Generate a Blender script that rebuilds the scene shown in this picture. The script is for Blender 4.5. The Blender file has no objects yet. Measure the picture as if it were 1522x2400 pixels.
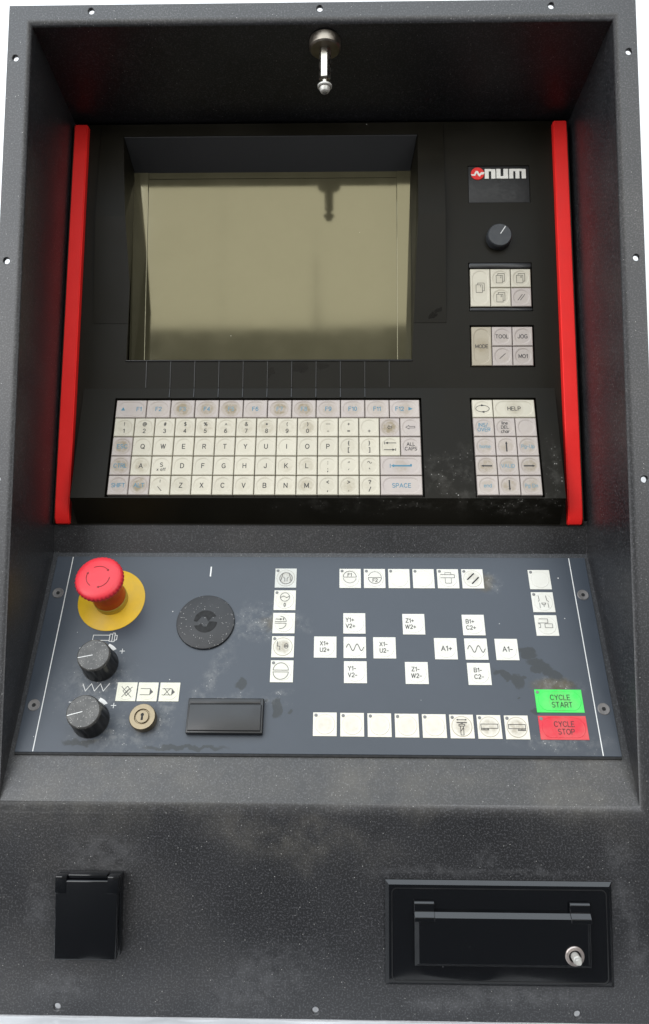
import bpy, bmesh, math, random
from mathutils import Matrix, Vector
random.seed(7)
S = bpy.context.scene
COL = S.collection
MM = 0.001
# Axes of the console (millimetres): X right, Y up, Z out of the front flange. World = that frame turned 90 degrees about X.
WORLD = Matrix.Rotation(math.radians(90), 4, 'X')

# ------------------------------------------------------------------ camera
cd = bpy.data.cameras.new('camera')
cd.sensor_fit = 'VERTICAL'; cd.sensor_height = 36; cd.lens = 27.0; cd.clip_start = .01; cd.clip_end = 60
cam = bpy.data.objects.new('camera', cd); COL.objects.link(cam); S.camera = cam
cam.matrix_world = WORLD @ Matrix.Translation(Vector((18.04, 324.3, 608.2)) * MM) @ (
    Matrix.Rotation(math.radians(1.185), 4, 'Y') @ Matrix.Rotation(math.radians(5.394), 4, 'X') @ Matrix.Rotation(math.radians(.203), 4, 'Z'))

# ------------------------------------------------------------------ light
w = bpy.data.worlds.new('World'); S.world = w; w.use_nodes = True
bg = w.node_tree.nodes['Background']; bg.inputs[0].default_value = (1, .96, .86, 1); bg.inputs[1].default_value = .27
def area(name, x0, x1, y0, y1, z0, z1, radiance, colour, roll=0):
    """rectangular lamp spanning the given box (flat in y or in z), facing the console"""
    l = bpy.data.lights.new(name, 'AREA'); l.shape = 'RECTANGLE'
    flat = (y1 - y0) < 1e-6
    l.size = x1 - x0; l.size_y = (z1 - z0) if flat else (y1 - y0)
    l.energy = radiance * math.pi * l.size * l.size_y; l.color = colour
    o = bpy.data.objects.new(name, l); COL.objects.link(o)
    o.location = ((x0 + x1) / 2, (y0 + y1) / 2, (z0 + z1) / 2)
    o.rotation_euler = (math.radians(90), math.radians(roll), math.radians(0)) if flat else (0, 0, 0)
    return o
area('ceiling_light', -2.7, 1.3, -3.1, -.25, 2.6, 2.6, 3.2, (.82, .91, 1))
for a, b, z, k in ((-1.07, -.6315, 1.60, 0), (-.6285, -.1195, 1.60, 0), (-.1165, 1.5, 1.63, -2)):
    area('screen_reflection_light', a, b, -3.2, -3.2, z, z + .98, 2.7, (1, .97, .86), k)  # unseen panels shaped to give the bright, seamed reflection in the screen
for a, b, k in ((-3.7, -1.08, 5.0), (1.35, 3.7, 4.6)):
    area('flange_fill_light', a, b, -3.21, -3.21, .35, 2.58, k, (.97, .98, 1))  # unseen fill panels added to brighten both sides of the flange
side = area('side_window_light', -1.1, 1.1, 0, 0, .5, 2.3, 4.6, (.95, .97, 1))
side.location = (-2.6, -1.5, 1.4); side.rotation_euler = (math.radians(90), 0, math.radians(-90))
V = S.view_settings
V.view_transform = 'Standard'; V.look = 'None'; V.gamma = 1; V.exposure = 0; V.use_curve_mapping = False
S.cycles.max_bounces = 6; S.cycles.use_denoising = True

# ------------------------------------------------------------------ node helpers
class Mat:
    def __init__(s, name):
        s.m = bpy.data.materials.new(name); s.m.use_nodes = True
        s.t = s.m.node_tree; s.b = s.t.nodes['Principled BSDF']; s.co = s.n('ShaderNodeTexCoord').outputs['Object']
    def n(s, k, **kw):
        x = s.t.nodes.new(k)
        for a, v in kw.items(): setattr(x, a, v)
        return x
    def l(s, a, b):
        if isinstance(a, (int, float)): b.default_value = a
        elif isinstance(a, tuple): b.default_value = a if len(a) == 4 or len(b.default_value) == 3 else (*a, 1)
        else: s.t.links.new(a, b)
    def math(s, op, a, b=0, c=None, clamp=False):
        x = s.n('ShaderNodeMath', operation=op, use_clamp=clamp); s.l(a, x.inputs[0]); s.l(b, x.inputs[1])
        if c is not None: s.l(c, x.inputs[2])
        return x.outputs[0]
    def ramp(s, v, a, b, c=0, d=1, kind='SMOOTHSTEP'):
        x = s.n('ShaderNodeMapRange', interpolation_type=kind); s.l(v, x.inputs[0])
        for i, q in enumerate((a, b, c, d)): x.inputs[i + 1].default_value = q
        return x.outputs[0]
    def noise(s, scale, detail=3, rough=.55, co=None, dist=0):
        x = s.n('ShaderNodeTexNoise'); s.l(co or s.co, x.inputs['Vector']); x.inputs['Scale'].default_value = scale
        x.inputs['Detail'].default_value = detail; x.inputs['Roughness'].default_value = rough; x.inputs['Distortion'].default_value = dist
        return x.outputs['Fac']
    def mix(s, f, a, b):
        x = s.n('ShaderNodeMix', data_type='RGBA'); s.l(f, x.inputs[0]); s.l(a, x.inputs[6]); s.l(b, x.inputs[7]); return x.outputs[2]
    def specks(s, scale, share, size=.22):
        """scattered dust grains: a share of the cells of a cell texture hold a small grain"""
        v = s.n('ShaderNodeTexVoronoi'); s.l(s.co, v.inputs['Vector']); v.inputs['Scale'].default_value = scale
        sep = s.n('ShaderNodeSeparateColor'); s.l(v.outputs['Color'], sep.inputs[0])
        on = s.math('LESS_THAN', sep.outputs[0], share)
        r = s.math('MULTIPLY', sep.outputs[1], size)
        return s.math('MULTIPLY', on, s.math('LESS_THAN', v.outputs['Distance'], r))
    def blots(s, lst, amp=6, scale=90, soft=.25):
        """stains with an outline of their own: noise-bent ellipses (x, y, rx, ry, degrees) in millimetres"""
        nz = s.n('ShaderNodeTexNoise'); s.l(s.co, nz.inputs['Vector']); nz.inputs['Scale'].default_value = scale; nz.inputs['Detail'].default_value = 3
        sub = s.n('ShaderNodeVectorMath', operation='SUBTRACT'); s.l(nz.outputs['Color'], sub.inputs[0]); sub.inputs[1].default_value = (.5, .5, .5)
        mul = s.n('ShaderNodeVectorMath', operation='SCALE'); s.l(sub.outputs[0], mul.inputs[0]); mul.inputs['Scale'].default_value = amp * MM * 2
        add = s.n('ShaderNodeVectorMath', operation='ADD'); s.l(s.co, add.inputs[0]); s.l(mul.outputs[0], add.inputs[1])
        out = None
        for x, y, rx, ry, rot in lst:
            mp = s.n('ShaderNodeMapping', vector_type='TEXTURE'); s.l(add.outputs[0], mp.inputs[0])
            mp.inputs[1].default_value = (x * MM, y * MM, 0); mp.inputs[2].default_value = (0, 0, math.radians(rot)); mp.inputs[3].default_value = (rx * MM, ry * MM, 1)
            ln = s.n('ShaderNodeVectorMath', operation='LENGTH'); s.l(mp.outputs[0], ln.inputs[0])
            k = s.ramp(ln.outputs['Value'], 1 + soft, 1 - soft)
            out = k if out is None else s.math('MAXIMUM', out, k)
        return out
    def bump(s, h, strength=.3, dist=.3):
        x = s.n('ShaderNodeBump'); s.l(h, x.inputs['Height']); x.inputs['Strength'].default_value = strength; x.inputs['Distance'].default_value = dist * MM
        s.l(x.outputs[0], s.b.inputs['Normal'])
    def out(s, col=None, rough=None, spec=None, metal=None, coat=None):
        for v, k in ((col, 'Base Color'), (rough, 'Roughness'), (spec, 'Specular IOR Level'), (metal, 'Metallic'), (coat, 'Coat Weight')):
            if v is not None: s.l(v, s.b.inputs[k])
        return s.m

def plain(name, col, rough=.5, spec=.5, metal=0, mott=.12, scale=300, bump=.1):
    m = Mat(name); n = m.noise(scale, 4)
    dark = tuple(c * (1 - mott * 2) for c in col)
    m.bump(m.noise(scale * 6, 2), bump, .1)
    return m.out(m.mix(n, dark, tuple(min(1, c * (1 + mott)) for c in col)), m.ramp(n, .3, .7, rough - .06, rough + .08), spec, metal)

M = {}
# dark textured paint of the housing, dusty and scuffed
m = Mat('textured_black_paint')
grain = m.noise(720, 2, .65); patch = m.noise(9, 5, .62); fine = m.noise(60, 4, .6)
dust = m.blots([(-150, 176, 95, 26, 4), (-215, 165, 40, 22, 10), (190, 168, 60, 18, -4), (60, 172, 90, 16, 0), (-20, 132, 60, 14, -8)], 22, 30, .9)
dust = m.math('MULTIPLY', dust, m.ramp(m.noise(16, 6, .7), .32, .72))
scuff = m.blots([(232, 85, 9, 16, 10), (240, 52, 7, 18, 0), (228, 120, 10, 14, 0), (-165, 118, 30, 12, 0), (90, 108, 45, 3, 0), (160, 108, 40, 2.5, 0), (-212, 80, 8, 20, 0),
                 (150, 18, 60, 7, 0), (100, 12, 26, 6, 0), (-190, 20, 22, 9, 0), (130, 120, 8, 5, 0), (-40, 30, 40, 18, 20)], 9, 70, .6)
scuff = m.math('MULTIPLY', scuff, m.ramp(m.noise(120, 4), .3, .65))
base = m.mix(m.ramp(patch, .3, .7), (.0055, .0058, .0070), (.0105, .0108, .0125))
base = m.mix(m.math('MULTIPLY', m.ramp(grain, .50, .64), .7), base, (.056, .056, .061))
haze_ = m.math('MULTIPLY', m.ramp(m.noise(5, 5, .65), .48, .72), m.ramp(grain, .35, .6, .3, 1))
base = m.mix(m.math('MULTIPLY', haze_, .14), base, (.14, .125, .105))
base = m.mix(m.math('MULTIPLY', dust, .42), base, (.13, .118, .095))
base = m.mix(m.math('MULTIPLY', scuff, .16), base, (.16, .16, .165))
sp = m.math('MAXIMUM', m.specks(820, .035, .28), m.math('MAXIMUM', m.math('MULTIPLY', m.specks(190, .008, .10), .8), m.math('MULTIPLY', dust, m.specks(1100, .16, .4))))
base = m.mix(m.math('MULTIPLY', sp, .6), base, (.50, .49, .46))
m.bump(m.math('ADD', grain, m.math('MULTIPLY', fine, .5)), .14, .2)
M['housing'] = m.out(base, m.math('ADD', m.ramp(patch, .3, .7, .40, .47), m.math('MULTIPLY', dust, .10)), .72)

# matt black moulding of the operator panel
m = Mat('matt_black_moulding')
n = m.noise(14, 4); wet = m.blots([(-30, -93.5, 11, 5, 0), (-6, -92.5, 8, 4, 10), (-61, -99, 3.5, 6, -40), (104, -45, 4, 5, 0), (109, -38, 3, 3.5, 0)], 4, 160, .2)
wet = m.blots([(-17, 149, 8.5, 5, 0), (4.5, 151, 6.5, 3, 0), (-45, 144, 3, 5, -30), (109, 200, 5, 3, 40), (115, 205, 3, 2.5, 20)], 4, 160, .2)
dd = m.math('MULTIPLY', m.blots([(118, 40, 22, 18, 0), (180, 15, 60, 7, 0), (212, 45, 8, 26, 0), (60, 17, 70, 5, 0), (136, 42, 9, 26, 0)], 14, 60, .8), m.ramp(m.noise(90, 5, .7), .42, .72))
c = m.mix(m.ramp(n, .3, .7), (.0060, .0052, .0030), (.0092, .0080, .0050))
c = m.mix(wet, c, (.002, .0016, .001))
c = m.mix(m.math('MULTIPLY', dd, .15), c, (.20, .19, .17))
spk = m.math('MAXIMUM', m.specks(150, .02, .13), m.math('MULTIPLY', dd, m.specks(600, .22, .4)))
c = m.mix(m.math('MULTIPLY', spk, .8), c, (.6, .58, .54))
m.bump(m.noise(1500, 2), .12, .1)
M['panel'] = m.out(c, m.math('ADD', m.ramp(n, .3, .7, .40, .50), m.math('MULTIPLY', wet, -.22)), .13)

# blue-grey front foil of the machine control plate, with dried splashes
m = Mat('blue_grey_plate')
n = m.noise(11, 4); st = m.blots([(178, 86, 7.5, 5, -12), (188, 74, 12, 5, -28), (199, 64, 14, 5, -38), (184, 71, 6, 4, 10), (157, 66, 10, 3, -25), (168, 61, 5, 6, 20), (173, 66, 3, 2, 0), (206, 55, 10, 7, 0),
                             (-63, 57, 4.5, 5, 20), (-32.5, 38, 3.6, 8, 8), (-22, 34, 2, 2.6, 0), (-42, 44, 2, 1.6, 0), (165, 48, 1.6, 1, 0), (178, 36, 4, 3, 0), (-105, 4.5, 34, 2, 0), (-190, 8, 14, 2.6, 0)], 5.5, 120, .16)
dst = m.math('MULTIPLY', m.blots([(-90, 62, 26, 7, 62), (-62, 104, 8, 18, -50), (-160, 16, 30, 12, 0), (-125, 30, 8, 20, 0), (200, 56, 16, 6, 0), (196, 10, 30, 5, 0), (-30, 52, 8, 3, 0), (152, 154, 9, 8, 0), (-50, 112, 22, 14, 0), (-184, 54, 26, 22, 0), (-65, 44, 30, 4, 0), (-30, 113, 18, 8, 0)], 12, 55, .8),
             m.ramp(m.noise(130, 5, .7), .40, .68))
oil = m.blots([(146, 153, 9, 8, 0), (196, 58, 16, 5, 0), (-34, 112, 13, 7, 0)], 5, 110, .5)
c = m.mix(m.ramp(n, .3, .7), (.024, .032, .044), (.033, .042, .056))
c = m.mix(m.math('MULTIPLY', st, .75), c, (.012, .015, .015))
c = m.mix(m.math('MULTIPLY', oil, .75), c, (.060, .044, .016))
c = m.mix(m.math('MULTIPLY', dst, .35), c, (.22, .22, .21))
spk = m.math('MAXIMUM', m.specks(210, .022, .13), m.math('MULTIPLY', dst, m.specks(900, .16, .42)))
c = m.mix(m.math('MULTIPLY', spk, .8), c, (.66, .65, .62))
m.bump(m.noise(1300, 2), .1, .08)
M['plate'] = m.out(c, m.math('ADD', m.ramp(n, .3, .7, .31, .39), m.math('MULTIPLY', st, .12)), .5)

# key caps: the colour and the amount of grime come from each object's own colour
def keymat(name, rough, r0, thin=False):
    m = Mat(name); oi = m.n('ShaderNodeObjectInfo')
    off = m.n('ShaderNodeVectorMath', operation='MULTIPLY_ADD'); m.l(oi.outputs['Random'], off.inputs[0]); off.inputs[1].default_value = (3, 5, 7); m.l(m.co, off.inputs[2])
    ln = m.n('ShaderNodeVectorMath', operation='LENGTH'); m.l(m.co, ln.inputs[0])
    n = m.noise(210, 5, .65, off.outputs[0]); n2 = m.noise(80, 3, .5, off.outputs[0])
    cen = m.ramp(ln.outputs['Value'], r0 * 1.02, r0 * .55)
    ring = m.math('MULTIPLY', m.ramp(ln.outputs['Value'], r0 * .80, r0 * .96), m.ramp(ln.outputs['Value'], r0 * 1.16, r0 * 1.0))
    if thin: ring = m.math('MULTIPLY', m.math('MULTIPLY', m.ramp(ln.outputs['Value'], r0 * .93, r0 * .99), m.ramp(ln.outputs['Value'], r0 * 1.07, r0 * 1.01)), 4)
    g = m.math('ADD', m.math('MULTIPLY', cen, m.ramp(n, .28, .72, .25, 1)), m.math('MULTIPLY', ring, .22))
    g = m.math('MULTIPLY', m.math('ADD', g, m.ramp(n2, .5, .75, 0, .15)), oi.outputs['Alpha'], clamp=True)
    c = m.mix(m.ramp(n2, .3, .7, 0, .10), oi.outputs['Color'], (.55, .5, .38))
    c = m.mix(g, c, (.22, .175, .105))
    return m.out(c, rough, .4)
M['key'] = keymat('key_plastic', .42, .0080)
M['film'] = keymat('button_film', .36, .0081, True)
M['ink'] = plain('dark_ink', (.028, .028, .030), .6, .3)
M['ink_grey'] = plain('worn_ink', (.09, .088, .085), .6, .3)
M['ink_blue'] = plain('blue_ink', (.065, .19, .27), .6, .3)
M['ink_pale'] = plain('faded_blue_ink', (.15, .25, .30), .6, .3)
M['white_ink'] = plain('white_ink', (.72, .72, .70), .6, .3)
M['red'] = plain('red_plastic', (.80, .016, .013), .5, .4, scale=40, mott=.06)
M['cap_red'] = plain('faded_red_plastic', (.66, .030, .045), .42, .4, scale=90, mott=.1)
M['neck_red'] = plain('orange_red_plastic', (.52, .035, .014), .4, .4)
M['yellow'] = plain('yellow_label', (.72, .44, .012), .45, .4, scale=70, mott=.14)
M['collar'] = plain('brassy_collar', (.50, .38, .07), .4, .5, .3)
m = Mat('dusty_black_knob'); n = m.noise(120, 4)
c = m.mix(m.ramp(n, .3, .75, .25, .6), (.018, .018, .018), (.13, .125, .115)); c = m.mix(m.math('MULTIPLY', m.specks(1100, .35, .45), .6), c, (.42, .41, .38))
M['knob'] = m.out(c, .42, .5)
m = Mat('clean_black_knob'); M['knob_side'] = m.out((.012, .012, .012), .32, .5)
M['panel_knob'] = plain('slate_knob', (.030, .033, .037), .5, .4)
M['plug'] = m = None
m = Mat('dusty_black_plug'); c = m.mix(m.ramp(m.noise(40, 4), .4, .7, 0, .5), (.012, .0125, .014), (.026, .0265, .029))
c = m.mix(m.math('MULTIPLY', m.math('MAXIMUM', m.specks(1100, .12, .4), m.specks(260, .012, .13)), .75), c, (.5, .49, .47)); M['plug'] = m.out(c, .5, .5)
M['cap_line'] = plain('dark_red_print', (.16, .008, .010), .5, .3)
M['emblem'] = plain('emblem_black', (.008, .008, .009), .35, .4)
m = Mat('glossy_black_plastic'); n = m.noise(30, 4); sc = m.math('MULTIPLY', m.blots([(-14, 12, 10, 9, 0), (2, -12, 18, 12, 0)], 10, 90, .8), m.specks(700, .3, .4))
c = m.mix(m.math('MULTIPLY', m.specks(260, .02, .11), .55), (.0035, .004, .005), (.35, .36, .38))
M['gloss'] = m.out(c, m.ramp(n, .35, .65, .06, .14), .5)
m = Mat('satin_black_plastic'); n = m.noise(35, 4)
c = m.mix(m.math('MULTIPLY', m.specks(260, .025, .12), .6), (.009, .0093, .010), (.45, .46, .48)); M['satin'] = m.out(c, m.ramp(n, .35, .65, .28, .42), .5)
m = Mat('screen_glass'); n = m.noise(25, 4)
c = m.mix(m.math('MULTIPLY', m.specks(200, .012, .16), .7), m.mix(m.ramp(n, .3, .7), (.055, .051, .030), (.063, .058, .035)), (.5, .5, .45))
M['glass'] = m.out(c, m.ramp(n, .3, .7, .06, .085), 1.0); m.b.inputs['IOR'].default_value = 1.55; m.b.inputs['Specular Tint'].default_value = (.94, .89, .62, 1)
M['mask'] = plain('screen_surround', (.080, .078, .060), .16, .8, mott=.05)
M['steel'] = plain('worn_steel', (.52, .49, .43), .28, .5, 1, .2, 200)
M['dull_steel'] = plain('dull_steel', (.34, .30, .25), .38, .5, 1, .25, 140)
M['brass'] = plain('worn_brass', (.27, .22, .145), .38, .5, .85, .22, 220)
M['screw'] = plain('black_screw', (.17, .16, .155), .42, .5, .5, .2, 500)
M['pit'] = plain('recess_shadow_black', (.005, .005, .005), .6, .35)  # near-black of the holes, also of the shadow strip under the plate
M['zinc'] = plain('dull_white_stud', (.55, .54, .50), .4, .5, .3, .2, 400)
M['pink_metal'] = plain('stud_washer', (.46, .40, .37), .35, .5, .7, .15, 300)
M['logo_plate'] = plain('logo_plate_black', (.012, .0125, .013), .5, .4)
M['logo_white'] = plain('logo_cream', (.72, .71, .66), .5, .4, scale=120)
M['logo_red'] = plain('logo_red', (.66, .016, .014), .5, .4)
M['led'] = plain('indicator_grey', (.16, .16, .155), .4, .5)
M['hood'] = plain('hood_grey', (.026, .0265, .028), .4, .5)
M['wall'] = plain('white_wall', (.84, .85, .87), .7, .3, scale=3, mott=.01)
M['floor'] = plain('dark_concrete', (.045, .045, .048), .8, .3, scale=6, mott=.25)
m = Mat('crumpled_white_film'); M['filmsheet'] = m.out(m.mix(m.noise(30, 4), (.62, .63, .65), (.85, .85, .86)), .22, .5)

# ------------------------------------------------------------------ mesh helpers (all in millimetres)
def finish(bm, name, mat, parent=None, smooth=None):
    me = bpy.data.meshes.new(name)
    bmesh.ops.scale(bm, vec=(MM, MM, MM), verts=bm.verts)
    bm.to_mesh(me); bm.free()
    return obj(name, me, mat, parent, smooth)
def obj(name, me, mat, parent=None, smooth=None):
    if mat is not None:
        me.materials.clear(); me.materials.append(M[mat])
    if smooth:
        me.shade_smooth(); me.set_sharp_from_angle(angle=math.radians(smooth))
    o = bpy.data.objects.new(name, me); COL.objects.link(o)
    if parent: o.parent = parent
    return o
def empty(name, parent=None, loc=(0, 0, 0), rx=0):
    o = bpy.data.objects.new(name, None); COL.objects.link(o); o.empty_display_size = .02
    if parent: o.parent = parent
    o.location = Vector(loc) * MM; o.rotation_euler = (rx, 0, 0)
    return o
def tag(o, label=None, cat=None, group=None, kind=None):
    for k, v in (('label', label), ('category', cat), ('group', group), ('kind', kind)):
        if v: o[k] = v
    return o
def at(o, x=0, y=0, z=0, rx=0, rz=0):
    o.location = (x * MM, y * MM, z * MM); o.rotation_euler = (rx, 0, rz); return o
def box(bm, x0, x1, y0, y1, z0, z1, bev=0, seg=2):
    r = bmesh.ops.create_cube(bm, size=1)
    vs = r['verts']
    for v in vs:
        v.co = Vector((x0 + (v.co.x + .5) * (x1 - x0), y0 + (v.co.y + .5) * (y1 - y0), z0 + (v.co.z + .5) * (z1 - z0)))
    if bev:
        es = {e for v in vs for e in v.link_edges}
        bmesh.ops.bevel(bm, geom=list(es), offset=bev, segments=seg, affect='EDGES', profile=.5)
def boxobj(name, mat, parent, *a, bev=.4, seg=2, smooth=40):
    bm = bmesh.new(); box(bm, *a, bev=bev, seg=seg); return finish(bm, name, mat, parent, smooth if bev else None)
def lathe(bm, prof, n=48, ripple=None, cap=True):
    """revolve (r, z) about z; ripple(i_profile, k) scales a radius"""
    rings = []
    for i, (r, z) in enumerate(prof):
        rings.append([bm.verts.new((r * (ripple(i, k) if ripple else 1) * math.cos(2 * math.pi * k / n), r * (ripple(i, k) if ripple else 1) * math.sin(2 * math.pi * k / n), z)) for k in range(n)])
    for a, b in zip(rings, rings[1:]):
        for k in range(n): bm.faces.new((a[k], a[(k + 1) % n], b[(k + 1) % n], b[k]))
    if cap:
        bm.faces.new(rings[-1]); bm.faces.new(rings[0][::-1])
def latheobj(name, mat, parent, prof, n=48, ripple=None, smooth=35):
    bm = bmesh.new(); lathe(bm, prof, n, ripple); return finish(bm, name, mat, parent, smooth)
def prism(bm, poly, z0, z1):
    a = [bm.verts.new((x, y, z0)) for x, y in poly]; b = [bm.verts.new((x, y, z1)) for x, y in poly]
    n = len(poly); bm.faces.new(b); bm.faces.new(a[::-1])
    for k in range(n): bm.faces.new((a[k], a[(k + 1) % n], b[(k + 1) % n], b[k]))
    bmesh.ops.recalc_face_normals(bm, faces=bm.faces)
def strokes(bm, paths, wd, z=0, th=.06):
    """flat printed lines; every path is a list of points"""
    for p in paths:
        for (x0, y0), (x1, y1) in zip(p, p[1:]):
            d = Vector((x1 - x0, y1 - y0))
            if d.length < 1e-6: continue
            d.normalize(); e = Vector((-d.y, d.x)) * wd / 2; d *= wd * .35
            q = [(x0 - d.x + e.x, y0 - d.y + e.y), (x0 - d.x - e.x, y0 - d.y - e.y), (x1 + d.x - e.x, y1 + d.y - e.y), (x1 + d.x + e.x, y1 + d.y + e.y)]
            bm.faces.new([bm.verts.new((a, b, z)) for a, b in q]); z += .0015
def arc(cx, cy, r, a0, a1, n=24, ry=None):
    ry = ry or r
    return [(cx + r * math.cos(math.radians(a0 + (a1 - a0) * k / n)), cy + ry * math.sin(math.radians(a0 + (a1 - a0) * k / n))) for k in range(n + 1)]
def dash(p, on=1, off=1, k=.9):
    out, acc = [], 0
    for (x0, y0), (x1, y1) in zip(p, p[1:]):
        L = math.hypot(x1 - x0, y1 - y0); N = max(1, round(L / (2 * k)))
        for i in range(N):
            a, b = i / N, (i + .5) / N
            out.append([(x0 + (x1 - x0) * a, y0 + (y1 - y0) * a), (x0 + (x1 - x0) * b, y0 + (y1 - y0) * b)])
    return out
def fill(bm, poly, z=0):
    bm.faces.new([bm.verts.new((x, y, z)) for x, y in poly])
def _e(cx, cy, rx, ry, a0, a1, n=10): return arc(cx, cy, rx, a0, a1, n, ry)
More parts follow.
